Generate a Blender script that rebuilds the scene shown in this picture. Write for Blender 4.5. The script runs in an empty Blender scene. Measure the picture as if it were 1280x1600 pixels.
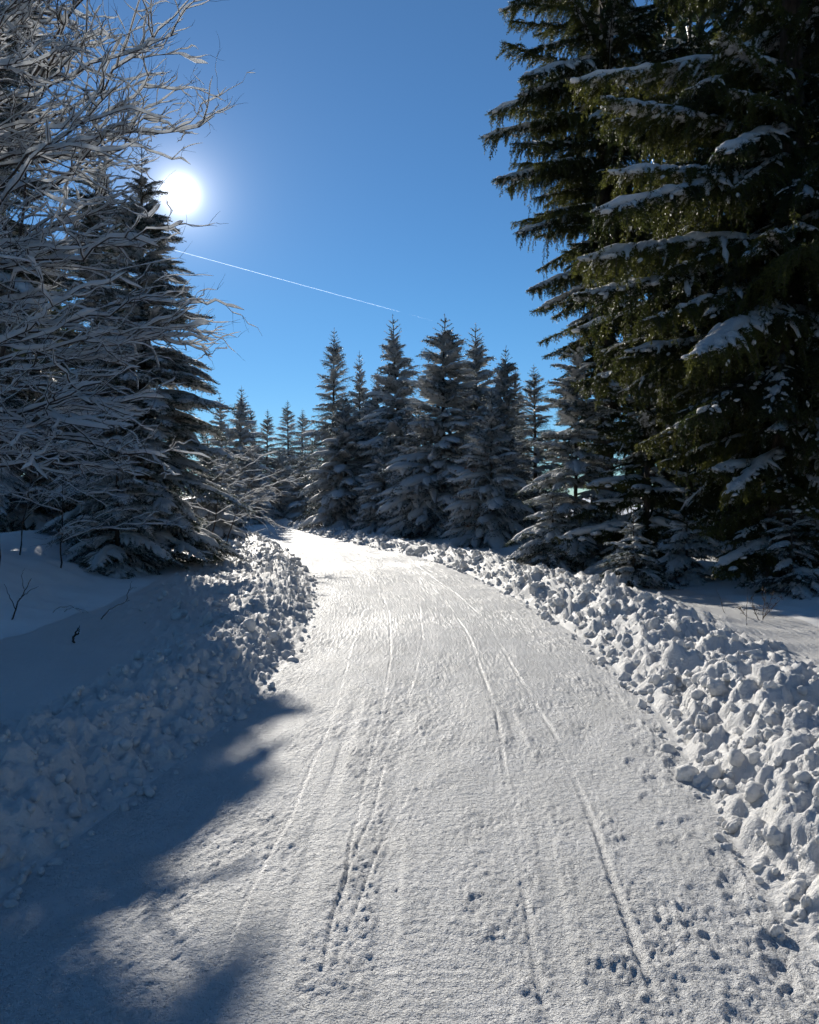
import bpy, math
import numpy as np
from mathutils import Vector, Matrix, Euler

sc = bpy.context.scene
COL = sc.collection
R = math.radians

# ------------------------------------------------------------------ camera
F = 1283.0 / 1280.0            # focal length in picture widths
HORIZON = 775.0                # row of the horizon in the 1280x1600 photograph
EYE = 1.6
PITCH = math.atan((800.0 - HORIZON) / 1283.0)
cd = bpy.data.cameras.new('camera')
cam = bpy.data.objects.new('camera', cd)
COL.objects.link(cam)
cam.location = (0, 0, EYE)
cam.rotation_euler = (R(90) - PITCH, 0, 0)
cd.sensor_fit = 'HORIZONTAL'
cd.sensor_width = 36.0
cd.lens = 36.0 * F
cd.clip_start = 0.05
cd.clip_end = 30000
sc.camera = cam

# ------------------------------------------------------------------ sky and sun
SUN_ELEV = R(19.4)
SUN_AZ = R(-15.5)              # from +Y towards +X
SUN_DIR = Vector((math.sin(SUN_AZ) * math.cos(SUN_ELEV), math.cos(SUN_AZ) * math.cos(SUN_ELEV), math.sin(SUN_ELEV)))
world = bpy.data.worlds.new('World')
sc.world = world
world.use_nodes = True
wn, wl = world.node_tree.nodes, world.node_tree.links
wn.clear()
out = wn.new('ShaderNodeOutputWorld')
bg = wn.new('ShaderNodeBackground')
sky = wn.new('ShaderNodeTexSky')
sky.sky_type = 'NISHITA'
sky.sun_disc = False
sky.sun_elevation = SUN_ELEV
sky.sun_rotation = SUN_AZ
sky.altitude = 900
sky.air_density = 1.0
sky.dust_density = 0.0
sky.ozone_density = 3.5
SKY_STRENGTH = 0.080
# the sun's own disc and its bright aureole, as a function of the angle to the sun
tc = wn.new('ShaderNodeTexCoord')
dot = wn.new('ShaderNodeVectorMath'); dot.operation = 'DOT_PRODUCT'
dot.inputs[1].default_value = SUN_DIR
wl.new(tc.outputs['Generated'], dot.inputs[0])
acs = wn.new('ShaderNodeMath'); acs.operation = 'ARCCOSINE'; acs.use_clamp = False
mn = wn.new('ShaderNodeMath'); mn.operation = 'MINIMUM'; mn.inputs[1].default_value = 0.9999999
wl.new(dot.outputs['Value'], mn.inputs[0]); wl.new(mn.outputs[0], acs.inputs[0])


def wmath(op, a, b=None):
    n = wn.new('ShaderNodeMath'); n.operation = op
    for i, v in enumerate((a, b)):
        if v is None: continue
        if isinstance(v, (int, float)): n.inputs[i].default_value = v
        else: wl.new(v, n.inputs[i])
    return n.outputs[0]


def glow(amp, width, power=1.0):
    q = wmath('POWER', wmath('DIVIDE', acs.outputs[0], width), power)
    return wmath('MULTIPLY', wmath('POWER', 2.718281828, wmath('MULTIPLY', q, -1.0)), amp)


aure = wmath('ADD', wmath('ADD', glow(60.0, R(0.55), 1.4), glow(15.0, R(1.2), 1.0)), glow(1.2, R(6.0), 1.0))
tint = wn.new('ShaderNodeVectorMath'); tint.operation = 'SCALE'
tint.inputs[0].default_value = (1.0, 0.98, 0.96)
wl.new(aure, tint.inputs['Scale'])
hsv = wn.new('ShaderNodeHueSaturation')
hsv.inputs['Saturation'].default_value = 1.13
hsv.inputs['Value'].default_value = 1.0
wl.new(sky.outputs[0], hsv.inputs['Color'])
addn = wn.new('ShaderNodeVectorMath'); addn.operation = 'ADD'
# clear cold air: the low sky stays blue instead of turning yellow
sepz = wn.new('ShaderNodeSeparateXYZ'); wl.new(tc.outputs['Generated'], sepz.inputs[0])
ramp = wn.new('ShaderNodeValToRGB')
ramp.color_ramp.elements[0].position = 0.0; ramp.color_ramp.elements[0].color = (0.50, 0.75, 1.0, 1)
ramp.color_ramp.elements[1].position = 0.55; ramp.color_ramp.elements[1].color = (1, 1, 1, 1)
e_ = ramp.color_ramp.elements.new(0.22); e_.color = (0.70, 0.90, 1.0, 1)
wl.new(sepz.outputs['Z'], ramp.inputs['Fac'])
tintm = wn.new('ShaderNodeVectorMath'); tintm.operation = 'MULTIPLY'
wl.new(hsv.outputs[0], tintm.inputs[0]); wl.new(ramp.outputs[0], tintm.inputs[1])
wl.new(tintm.outputs[0], addn.inputs[0]); wl.new(tint.outputs[0], addn.inputs[1])
wl.new(addn.outputs[0], bg.inputs['Color'])
bg.inputs['Strength'].default_value = SKY_STRENGTH
wl.new(bg.outputs[0], out.inputs['Surface'])

sl = bpy.data.lights.new('sun', 'SUN')
sl.energy = 5.0
sl.angle = R(0.53)
sl.color = (1.0, 0.94, 0.84)
sun = bpy.data.objects.new('sun', sl)
COL.objects.link(sun)
sun.rotation_euler = SUN_DIR.to_track_quat('Z', 'Y').to_euler()

vs = sc.view_settings
vs.view_transform = 'Standard'
vs.look = 'None'
vs.exposure = 0.32
vs.gamma = 1.0
vs.use_curve_mapping = False
sc.cycles.use_denoising = True
sc.cycles.max_bounces = 4
sc.cycles.diffuse_bounces = 2
sc.cycles.transmission_bounces = 3
sc.cycles.glossy_bounces = 2
sc.cycles.use_adaptive_sampling = True
sc.cycles.adaptive_threshold = 0.035
sc.cycles.sample_clamp_indirect = 6.0

# ------------------------------------------------------------------ helpers
rng = np.random.default_rng(7)


def pix(px, row, depth):
    """World point seen at a pixel of the 1280x1600 photograph at a depth along the view axis."""
    x = (px - 640.0) / 1283.0
    y = (800.0 - row) / 1283.0
    c, s = math.cos(PITCH), math.sin(PITCH)
    return Vector((x * depth, (c + y * s) * depth, EYE + (y * c - s) * depth))


def on_flat(px, row, z=0.0):
    d = (EYE - z) * 1283.0 / (row - HORIZON)
    return (px - 640.0) / 1283.0 * d, d


def smooth(a, b, x):
    t = np.clip((np.asarray(x, float) - a) / (b - a), 0, 1)
    return t * t * (3 - 2 * t)


def _hash(ix, iy, seed):
    h = (ix.astype(np.int64) * 374761393 + iy.astype(np.int64) * 668265263 + seed * 982451653) & 0xFFFFFFFF
    h = ((h ^ (h >> 13)) * 1274126177) & 0xFFFFFFFF
    return ((h ^ (h >> 16)) & 0xFFFFFF) / float(0x1000000)


def noise(x, y, seed=0):
    """Gradient noise in about -1..1."""
    x, y = np.broadcast_arrays(np.asarray(x, float), np.asarray(y, float))
    ix, iy = np.floor(x), np.floor(y)
    fx, fy = x - ix, y - iy
    u, v = fx * fx * fx * (fx * (fx * 6 - 15) + 10), fy * fy * fy * (fy * (fy * 6 - 15) + 10)

    def g(ox, oy):
        a = _hash(ix + ox, iy + oy, seed) * 2 * np.pi
        return np.cos(a) * (fx - ox) + np.sin(a) * (fy - oy)
    n0 = g(0, 0) * (1 - u) + g(1, 0) * u
    n1 = g(0, 1) * (1 - u) + g(1, 1) * u
    return (n0 * (1 - v) + n1 * v) * 1.5


def fbm(x, y, octaves=4, seed=0, gain=0.5):
    s, a, f = 0, 1.0, 1.0
    for k in range(octaves):
        s = s + a * noise(x * f + 13.7 * k, y * f - 7.1 * k, seed + k)
        a *= gain; f *= 2.03
    return s


class Build:
    """Collects vertices and faces (with material index and smoothing) into one mesh."""
    def __init__(self):
        self.v, self.f, self.n = [], [], 0

    def add(self, verts, faces, mat=0, sm=False):
        verts = np.asarray(verts, np.float32).reshape(-1, 3)
        faces = np.asarray(faces, np.int64)
        self.v.append(verts); self.f.append((faces + self.n, mat, sm)); self.n += len(verts)

    def merge(self, other, M=None):
        V = other.verts()
        if M is not None:
            A = np.array(M)
            V = V @ A[:3, :3].T + A[:3, 3]
        self.v.append(V.astype(np.float32))
        for f, m, s in other.f: self.f.append((f + self.n, m, s))
        self.n += len(V)

    def verts(self):
        if len(self.v) > 1: self.v = [np.concatenate(self.v)]
        return self.v[0] if self.v else np.zeros((0, 3), np.float32)

    def mesh(self, name, mats, attr=None):
        me = bpy.data.meshes.new(name)
        V = self.verts()
        me.vertices.add(len(V)); me.vertices.foreach_set('co', V.ravel())
        loops = np.concatenate([f.ravel() for f, m, s in self.f]) if self.f else np.zeros(0, int)
        tot = np.concatenate([np.full(len(f), f.shape[1]) for f, m, s in self.f])
        mi = np.concatenate([np.full(len(f), m) for f, m, s in self.f])
        smo = np.concatenate([np.full(len(f), s) for f, m, s in self.f])
        start = np.concatenate([[0], np.cumsum(tot)[:-1]])
        me.loops.add(len(loops)); me.loops.foreach_set('vertex_index', loops.astype(np.int32))
        me.polygons.add(len(tot))
        me.polygons.foreach_set('loop_start', start.astype(np.int32))
        me.polygons.foreach_set('material_index', mi.astype(np.int32))
        me.polygons.foreach_set('use_smooth', smo.astype(bool))
        for m in mats: me.materials.append(m)
        if attr is not None:
            for k, a in attr.items():
                at = me.attributes.new(k, 'FLOAT', 'POINT'); at.data.foreach_set('value', np.asarray(a, np.float32).ravel())
        me.update(calc_edges=True)
        return me


def obj(name, me, parent=None, M=None):
    o = bpy.data.objects.new(name, me)
    COL.objects.link(o)
    if parent is not None: o.parent = parent
    if M is not None: o.matrix_basis = M
    return o


def thing(name, label, cat, loc=(0, 0, 0), group=None, rz=0.0):
    o = bpy.data.objects.new(name, None)
    o.empty_display_size = 0.2
    COL.objects.link(o)
    o.location = loc
    o.rotation_euler = (0, 0, rz)
    return tag(o, label, cat, group)


def tag(o, label, cat, group=None):
    o['label'] = label; o['category'] = cat
    if group: o['group'] = group
    return o


def nrm(a):
    return a / np.maximum(np.linalg.norm(a, axis=-1, keepdims=True), 1e-9)


def ring_faces(n, k):
    i = np.arange(n - 1)[:, None] * k; j = np.arange(k)[None, :]; j2 = (j + 1) % k
    return np.stack([i + j, i + j2, i + k + j2, i + k + j], -1).reshape(-1, 4)


def frames(P):
    T = nrm(np.gradient(P, axis=0))
    up = np.array([0, 0, 1.0])
    S = np.cross(T, up)
    bad = np.linalg.norm(S, axis=1) < 0.05
    S[bad] = np.cross(T[bad], np.array([0, 1.0, 0.1]))
    S = nrm(S)
    return T, S, np.cross(S, T)


def tube(B, P, r, k=5, mat=0, sm=True):
    P = np.asarray(P, float); r = np.broadcast_to(np.asarray(r, float), (len(P),))
    T, S, U = frames(P)
    a = np.arange(k) * 2 * np.pi / k
    V = P[:, None] + r[:, None, None] * (np.cos(a)[None, :, None] * S[:, None] + np.sin(a)[None, :, None] * U[:, None])
    B.add(V, ring_faces(len(P), k), mat, sm)


SNOW_RING = np.array([(1, 0.0), (0.72, 0.72), (0, 1.0), (-0.72, 0.72), (-1, 0.0), (-0.5, -0.32), (0.5, -0.32)])
SNOW_RING5 = np.array([(1, 0.0), (0.5, 0.9), (-0.5, 0.9), (-1, 0.0), (0, -0.3)])


def snow_strip(B, P, w, h, lift=0.0, mat=0, ring=SNOW_RING):
    """A rounded ridge of snow lying along a branch, always piled upwards."""
    P = np.asarray(P, float)
    T, S, U = frames(P)
    S = nrm(S * np.array([1, 1, 0.35]))
    up = np.array([0, 0, 1.0]) * 0.75 + U * 0.25
    V = P[:, None] + ring[None, :, 0, None] * (w[:, None] * S)[:, None] + ring[None, :, 1, None] * (h[:, None] * up)[:, None]
    V[..., 2] += np.asarray(lift).reshape(-1, 1) if np.ndim(lift) else lift
    B.add(V, ring_faces(len(P), len(ring)), mat, True)


def resample(P, n):
    P = np.asarray(P, float)
    d = np.concatenate([[0], np.cumsum(np.linalg.norm(np.diff(P, axis=0), axis=1))])
    t = np.linspace(0, d[-1], n)
    return np.stack([np.interp(t, d, P[:, i]) for i in range(3)], 1)


# ------------------------------------------------------------------ materials
def new_mat(name):
    m = bpy.data.materials.new(name); m.use_nodes = True
    n = m.node_tree.nodes; n.clear()
    o = n.new('ShaderNodeOutputMaterial')
    return m, n, m.node_tree.links, o


def snow_material(name, base=(0.86, 0.88, 0.90), rough=0.55, spec=0.35, bumps=((90, 0.25, 0.004),), trans=0.0, tint=None, ice=False, coord='Position'):
    m, n, l, o = new_mat(name)
    p = n.new('ShaderNodeBsdfPrincipled')
    p.inputs['Roughness'].default_value = rough
    p.inputs['Specular IOR Level'].default_value = spec
    geo = n.new('ShaderNodeNewGeometry')
    if coord == 'Position': src = geo.outputs['Position']
    else: src = n.new('ShaderNodeTexCoord').outputs['Object']
    # colour: slightly greyer, dirtier patches
    nt = n.new('ShaderNodeTexNoise'); nt.inputs['Scale'].default_value = 2.3; nt.inputs['Detail'].default_value = 6
    l.new(src, nt.inputs['Vector'])
    rp = n.new('ShaderNodeValToRGB')
    rp.color_ramp.elements[0].position = 0.32; rp.color_ramp.elements[1].position = 0.68
    t = tint or tuple(c * 0.93 for c in base)
    rp.color_ramp.elements[0].color = (*t, 1); rp.color_ramp.elements[1].color = (*base, 1)
    l.new(nt.outputs['Fac'], rp.inputs['Fac']); l.new(rp.outputs['Color'], p.inputs['Base Color'])
    prev = None
    for (scale, strength, dist) in bumps:
        bt = n.new('ShaderNodeTexNoise'); bt.inputs['Scale'].default_value = scale; bt.inputs['Detail'].default_value = 4
        bt.inputs['Roughness'].default_value = 0.6
        l.new(src, bt.inputs['Vector'])
        b = n.new('ShaderNodeBump'); b.inputs['Strength'].default_value = strength; b.inputs['Distance'].default_value = dist
        l.new(bt.outputs['Fac'], b.inputs['Height'])
        if prev is not None: l.new(prev, b.inputs['Normal'])
        prev = b.outputs['Normal']
    if prev is not None: l.new(prev, p.inputs['Normal'])
    if ice:
        at = n.new('ShaderNodeAttribute'); at.attribute_name = 'ice'
        mr = n.new('ShaderNodeMapRange'); mr.inputs['To Min'].default_value = rough; mr.inputs['To Max'].default_value = 0.36
        l.new(at.outputs['Fac'], mr.inputs['Value']); l.new(mr.outputs['Result'], p.inputs['Roughness'])
    last = p.outputs[0]
    if trans > 0:
        tr = n.new('ShaderNodeBsdfTranslucent'); tr.inputs['Color'].default_value = (0.88, 0.89, 0.90, 1)
        if prev is not None: l.new(prev, tr.inputs['Normal'])
        mx = n.new('ShaderNodeMixShader'); mx.inputs[0].default_value = trans
        l.new(last, mx.inputs[1]); l.new(tr.outputs[0], mx.inputs[2]); last = mx.outputs[0]
    l.new(last, o.inputs['Surface'])
    return m


def needle_material(name, c1, c2, trans=0.35, frost=0.0):
    m, n, l, o = new_mat(name)
    oi = n.new('ShaderNodeObjectInfo')
    geo = n.new('ShaderNodeNewGeometry')
    nt = n.new('ShaderNodeTexNoise'); nt.inputs['Scale'].default_value = 1.7; nt.inputs['Detail'].default_value = 4
    l.new(geo.outputs['Position'], nt.inputs['Vector'])
    ad = n.new('ShaderNodeMath'); ad.operation = 'ADD'
    sb = n.new('ShaderNodeMath'); sb.operation = 'MULTIPLY_ADD'; sb.inputs[1].default_value = 0.5; sb.inputs[2].default_value = -0.25
    l.new(oi.outputs['Random'], sb.inputs[0]); l.new(nt.outputs['Fac'], ad.inputs[0]); l.new(sb.outputs[0], ad.inputs[1])
    rp = n.new('ShaderNodeValToRGB')
    rp.color_ramp.elements[0].position = 0.3; rp.color_ramp.elements[1].position = 0.75
    rp.color_ramp.elements[0].color = (*c1, 1); rp.color_ramp.elements[1].color = (*c2, 1)
    l.new(ad.outputs[0], rp.inputs['Fac'])
    p = n.new('ShaderNodeBsdfPrincipled')
    p.inputs['Roughness'].default_value = 0.45
    p.inputs['Specular IOR Level'].default_value = 0.35
    colr = rp.outputs['Color']
    if frost > 0:                      # rime on part of the needles
        n2 = n.new('ShaderNodeTexNoise'); n2.inputs['Scale'].default_value = 9.0; n2.inputs['Detail'].default_value = 5
        l.new(geo.outputs['Position'], n2.inputs['Vector'])
        mr = n.new('ShaderNodeMapRange'); mr.inputs['From Min'].default_value = 0.62 - 0.3 * frost; mr.inputs['From Max'].default_value = 0.80 - 0.3 * frost
        l.new(n2.outputs['Fac'], mr.inputs['Value'])
        mc = n.new('ShaderNodeMix'); mc.data_type = 'RGBA'
        l.new(mr.outputs['Result'], mc.inputs['Factor']); l.new(colr, mc.inputs['A']); mc.inputs['B'].default_value = (0.58, 0.63, 0.68, 1)
        colr = mc.outputs['Result']
    l.new(colr, p.inputs['Base Color'])
    tr = n.new('ShaderNodeBsdfTranslucent'); l.new(colr, tr.inputs['Color'])
    mx = n.new('ShaderNodeMixShader'); mx.inputs[0].default_value = trans
    l.new(p.outputs[0], mx.inputs[1]); l.new(tr.outputs[0], mx.inputs[2])
    l.new(mx.outputs[0], o.inputs['Surface'])
    return m


def bark_material(name, c1, c2, scale=18):
    m, n, l, o = new_mat(name)
    p = n.new('ShaderNodeBsdfPrincipled'); p.inputs['Roughness'].default_value = 0.85
    tcn = n.new('ShaderNodeTexCoord'); mp = n.new('ShaderNodeMapping'); mp.inputs['Scale'].default_value = (1, 1, 0.35)
    l.new(tcn.outputs['Object'], mp.inputs['Vector'])
    nt = n.new('ShaderNodeTexNoise'); nt.inputs['Scale'].default_value = scale; nt.inputs['Detail'].default_value = 6
    l.new(mp.outputs[0], nt.inputs['Vector'])
    rp = n.new('ShaderNodeValToRGB')
    rp.color_ramp.elements[0].position = 0.35; rp.color_ramp.elements[1].position = 0.7
    rp.color_ramp.elements[0].color = (*c1, 1); rp.color_ramp.elements[1].color = (*c2, 1)
    l.new(nt.outputs['Fac'], rp.inputs['Fac']); l.new(rp.outputs[0], p.inputs['Base Color'])
    b = n.new('ShaderNodeBump'); b.inputs['Strength'].default_value = 0.8; b.inputs['Distance'].default_value = 0.02
    l.new(nt.outputs['Fac'], b.inputs['Height']); l.new(b.outputs[0], p.inputs['Normal'])
    l.new(p.outputs[0], o.inputs['Surface'])
    return m


M_ROAD = snow_material('packed_snow', (0.85, 0.85, 0.845), 0.62, 0.16, ((30, 1.0, 0.045), (110, 1.0, 0.016)), tint=(0.72, 0.72, 0.71), ice=True)
M_BANK = snow_material('ploughed_snow', (0.87, 0.86, 0.84), 0.6, 0.25, ((40, 0.7, 0.022), (150, 0.6, 0.007)), trans=0.28)
M_FIELD = snow_material('fresh_snow', (0.88, 0.875, 0.86), 0.62, 0.3, ((14, 0.3, 0.02), (120, 0.3, 0.004)))
M_LOAD = snow_material('branch_snow', (0.88, 0.88, 0.87), 0.6, 0.3, ((26, 0.8, 0.04), (110, 0.5, 0.008)), trans=0.42)
M_RIME = snow_material('twig_snow', (0.90, 0.90, 0.89), 0.6, 0.3, ((40, 0.8, 0.02), (120, 0.5, 0.006)), trans=0.62)
M_OLD = needle_material('old_spruce_needles', (0.028, 0.040, 0.012), (0.105, 0.112, 0.026), trans=0.5)
M_YOUNG = needle_material('young_spruce_needles', (0.018, 0.034, 0.016), (0.040, 0.062, 0.026), frost=0.45)
M_FAR = needle_material('rimed_spruce_needles', (0.018, 0.032, 0.018), (0.040, 0.058, 0.030), frost=0.55)
M_DARK = needle_material('forest_spruce_needles', (0.014, 0.024, 0.012), (0.032, 0.048, 0.022))
M_BARK = bark_material('spruce_bark', (0.035, 0.026, 0.02), (0.11, 0.085, 0.065))
M_TWIG = bark_material('bare_twig_bark', (0.03, 0.022, 0.018), (0.085, 0.062, 0.05), 30)
M_WEED = bark_material('dry_weed', (0.05, 0.035, 0.02), (0.14, 0.09, 0.05), 40)
M_LEAF = bark_material('withered_beech_leaf', (0.16, 0.06, 0.025), (0.30, 0.13, 0.05), 8)

# ------------------------------------------------------------------ the ground, the road and its banks
RY = np.array([-40, -10, 1.0, 2.5, 3.3, 4.8, 6.3, 9.1, 11.7, 16.4, 21.6, 27, 34, 45, 55, 70, 160])
RL = np.array([-3.0, -2.2, -1.72, -1.70, -1.62, -1.42, -1.22, -1.18, -1.35, -1.98, -3.05, -4.4, -6.4, -10.4, -15.2, -25, -110])
RR = np.array([0.3, 1.0, 1.36, 1.38, 1.42, 1.65, 1.88, 1.90, 1.78, 1.28, 0.25, -1.6, -3.9, -7.2, -11.2, -20, -100])


def smooth_curve(vals):
    yy = np.linspace(-40, 160, 4001)
    v = np.interp(yy, RY, vals)
    out_ = v.copy()
    for w_ in (9, 15, 21):
        k = np.ones(w_) / w_
        out_ = np.convolve(np.pad(out_, w_ // 2, mode='edge'), k, 'valid')
    return yy, out_


_yl, _vl = smooth_curve(RL)
_yr, _vr = smooth_curve(RR)
XL = lambda y: np.interp(y, _yl, _vl)
XR = lambda y: np.interp(y, _yr, _vr)

WL, WR = 2.4, 2.6              # widths of the two banks


def road_base(x, y):
    return 0.03 * noise(x * 0.35, y * 0.25, 3) * smooth(0.5, 3, y)


def bank_right(o, y):
    a = 0.92 + 0.30 * noise(y * 0.45, 0.3, 21) + 0.18 * noise(y * 1.7, 2.3, 22)
    a = a * (1.0 - 0.32 * smooth(12, 24, y))
    up = smooth(0.0, 0.55, o)
    down = 1 - 0.42 * smooth(0.75, 2.2, o)
    return 0.28 * a * up * down


def bank_left(o, y):
    a = 0.95 + 0.25 * noise(y * 0.5, 7.3, 31) + 0.15 * noise(y * 1.6, 5.3, 32)
    a = a * (1.0 - 0.30 * smooth(10, 24, y))
    return 0.29 * a * smooth(0.0, 0.62, o) * (1 - 0.25 * smooth(0.7, 1.2, o)) + 0.13 * smooth(1.1, WL, o)


def field_right(o, y):
    e = bank_right(np.full_like(o, WR), y)
    r = smooth(0, 2.0, o - WR)
    return e * (1 - r) + r * (0.22 + 0.03 * np.minimum(o, 10)) + r * 0.10 * fbm(o * 0.5, y * 0.5, 3, 41)


def field_left(o, y):
    e = bank_left(np.full_like(o, WL), y)
    r = smooth(0, 1.6, o - WL)
    rise = 0.42 + 0.50 * smooth(WL, 5.2, o) * smooth(2, 9, y) * (1 - 0.5 * smooth(22, 40, y)) - 0.1 * smooth(30, 45, y)
    z = e * (1 - r) + r * rise + r * 0.15 * noise(o * 0.55 + 3.1, y * 0.42, 52) + r * 0.06 * noise(o * 1.5, y * 1.2, 53)
    return z


def ground_z(x, y):
    x = np.asarray(x, float); y = np.asarray(y, float)
    l, r = XL(y), XR(y)
    b = road_base(np.clip(x, l, r), y)
    ol, orr = l - x, x - r
    z = np.where(ol > 0, np.where(ol < WL, bank_left(np.clip(ol, 0, WL), y), field_left(np.maximum(ol, WL), y)),
                 np.where(orr > 0, np.where(orr < WR, bank_right(np.clip(orr, 0, WR), y), field_right(np.maximum(orr, WR), y)), 0))
    return float(z + b) if z.ndim == 0 else z + b


def gz(x, y): return float(ground_z(np.array([x]), np.array([y]))[0])


ys = [1.0]
while ys[-1] < 70: ys.append(ys[-1] + max(0.008, 0.0030 * ys[-1] ** 1.5))
ys = np.array(ys)
yback = 1.0 - np.cumsum(np.geomspace(0.03, 3.5, 42))[::-1]
yfar = ys[-1] + np.cumsum(np.geomspace(2, 12, 14))
YR = np.concatenate([yback, ys, yfar])
NR = len(YR)


def grid_faces(nr, nc):
    i = np.arange(nr - 1)[:, None] * nc; j = np.arange(nc - 1)[None, :]
    return np.stack([i + j, i + j + 1, i + nc + j + 1, i + nc + j], -1).reshape(-1, 4)


def splat(Z, A, yv, av, cy, ca, ry, ra, hgt, mode='dome', rot=0.0):
    """Press a rounded lump (or pit) into the height grid Z over (row y, column a)."""
    m = max(ry, ra) * 1.3
    i0, i1 = np.searchsorted(yv, [cy - m, cy + m])
    j0, j1 = np.searchsorted(av, [ca - m, ca + m])
    if i1 - i0 < 1 or j1 - j0 < 1: return
    dy = yv[i0:i1, None] - cy; da = av[None, j0:j1] - ca
    c, s = math.cos(rot), math.sin(rot)
    q = ((dy * c + da * s) / ry) ** 2 + ((-dy * s + da * c) / ra) ** 2
    if mode == 'dome':
        d = np.sqrt(np.clip(1 - q, 0, 1)) * hgt
        Z[i0:i1, j0:j1] = np.maximum(Z[i0:i1, j0:j1], d)
    else:
        d = -hgt * smooth(1.0, 0.45, q) + 0.35 * hgt * np.exp(-((np.sqrt(q) - 1.12) / 0.16) ** 2)
        Z[i0:i1, j0:j1] += d


# ---- road
NCR = 330
u = np.linspace(0, 1, NCR)
Yg = np.repeat(YR[:, None], NCR, 1)
Lr, Rr = XL(YR), XR(YR)
Xg = Lr[:, None] + (Rr - Lr)[:, None] * u[None]
lat = Xg - (0.5 * (Lr + Rr))[:, None]            # metres from the middle of the road
half = (0.5 * (Rr - Lr))[:, None]
edge = np.minimum(lat + half, half - lat)
rough = np.clip(0.55 + 1.2 * fbm(lat * 1.5, Yg * 0.6, 4, 61, 0.65), 0.15, 1.1)
rough = rough * (0.75 + 0.5 * smooth(0.3, 1.2, lat))
Zr = 0.016 * fbm(lat * 1.3, Yg * 0.5, 3, 62)
Zr += 0.010 * rough * fbm(lat * 7, Yg * 4.5, 3, 63)
cl = fbm(lat * 17, Yg * 13, 3, 64)
Zr += 0.0055 * rough * cl
Zr += 0.0075 * np.sqrt(rough) * fbm(lat * 38, Yg * 26, 3, 67)
# tread ribs of sledge and boot traffic in some lanes
lane = smooth(0.1, 0.6, noise(lat * 2.6, Yg * 0.15, 65))
Zr += 0.0014 * lane * np.sin(Yg * 2 * np.pi / 0.052 + 2.0 * noise(lat * 4, Yg * 2, 66)) * smooth(0.1, 0.5, noise(lat * 4, Yg * 1.3, 68) + 0.25) * smooth(9, 5, Yg)
# wheel and ski ruts
ice = np.zeros_like(Zr)
ruts = [
    ([(862, 1600), (845, 1540), (815, 1360), (800, 1270), (788, 1190), (775, 1110), (735, 1000), (690, 930), (640, 890), (560, 860)], 0.021, 0.016),
    ([(1045, 1600), (1010, 1520), (940, 1325), (905, 1230), (870, 1150), (800, 1040), (757, 970), (710, 925), (650, 885)], 0.024, 0.018),
    ([(535, 1440), (548, 1330), (565, 1250), (583, 1170), (600, 1090), (610, 1030), (608, 960), (590, 910), (550, 880)], 0.016, 0.010),
    ([(500, 1540), (520, 1440), (560, 1330), (585, 1270), (600, 1200), (640, 1090), (660, 1000), (655, 940)], 0.016, 0.009),
    ([(330, 1540), (390, 1400), (450, 1290), (490, 1190), (522, 1110), (545, 1030), (570, 950)], 0.016, 0.009),
    ([(640, 1100), (655, 1140), (672, 1180), (685, 1200)], 0.014, 0.009),
    ([(640, 1240), (590, 1340), (560, 1420), (520, 1520)], 0.014, 0.008),
    ([(905, 1600), (880, 1500), (850, 1300), (830, 1200), (800, 1120)], 0.06, 0.007),
    ([(590, 1600), (610, 1400), (625, 1250), (640, 1120)], 0.07, 0.006),
    ([(430, 1560), (500, 1300), (560, 1100)], 0.06, 0.006),
]
for pts, wdt, dep in ruts:
    dep *= 0.33; wdt *= 0.8
    g = np.array([on_flat(px, row) for px, row in pts])
    g = g[np.argsort(g[:, 1])]
    xr = np.interp(YR, g[:, 1], g[:, 0]) + 0.010 * noise(YR * 0.9, wdt * 100, 71)
    live = smooth(g[0, 1] - 0.05, g[0, 1] + 0.15, YR) * smooth(g[-1, 1] + 0.4, g[-1, 1], YR)
    keep = smooth(-0.35, 0.0, noise(YR * 1.6, wdt * 57 + dep * 900, 72))
    live = (live * (0.25 + 0.75 * keep))[:, None]
    dx = Xg - xr[:, None]
    inside = smooth(wdt, wdt * 0.55, np.abs(dx))
    Zr = Zr * (1 - 0.6 * live * inside) - dep * live * inside
    Zr += live * dep * 0.7 * np.exp(-((np.abs(dx) - wdt * 1.35) / (wdt * 0.38)) ** 2) * (0.6 + 0.5 * noise(Xg * 30, Yg * 9, 73))
    ice = np.maximum(ice, live * inside * (0.9 if wdt < 0.03 else 0.25))
# glazed, well-trodden strip down the middle
ice = np.maximum(ice, 0.35 * smooth(0.0, 0.5, noise(lat * 1.1, Yg * 0.35, 74)) * smooth(0.15, 0.5, edge))
# boot prints and kicked-up crumbs
Pf = np.zeros_like(Zr); Dm = np.zeros_like(Zr)
# columns in metres vary with the row, so splat in normalised columns scaled by a local width
ref = 3.1


def road_splat(Z, x, y, ry, ra, h, mode, rot=0.0):
    l_, r_ = float(XL(y)), float(XR(y))
    k = ref / (r_ - l_)
    splat(Z, None, YR, u * ref, y, (x - l_) * k, ry, ra * k, h, mode, rot)


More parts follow.
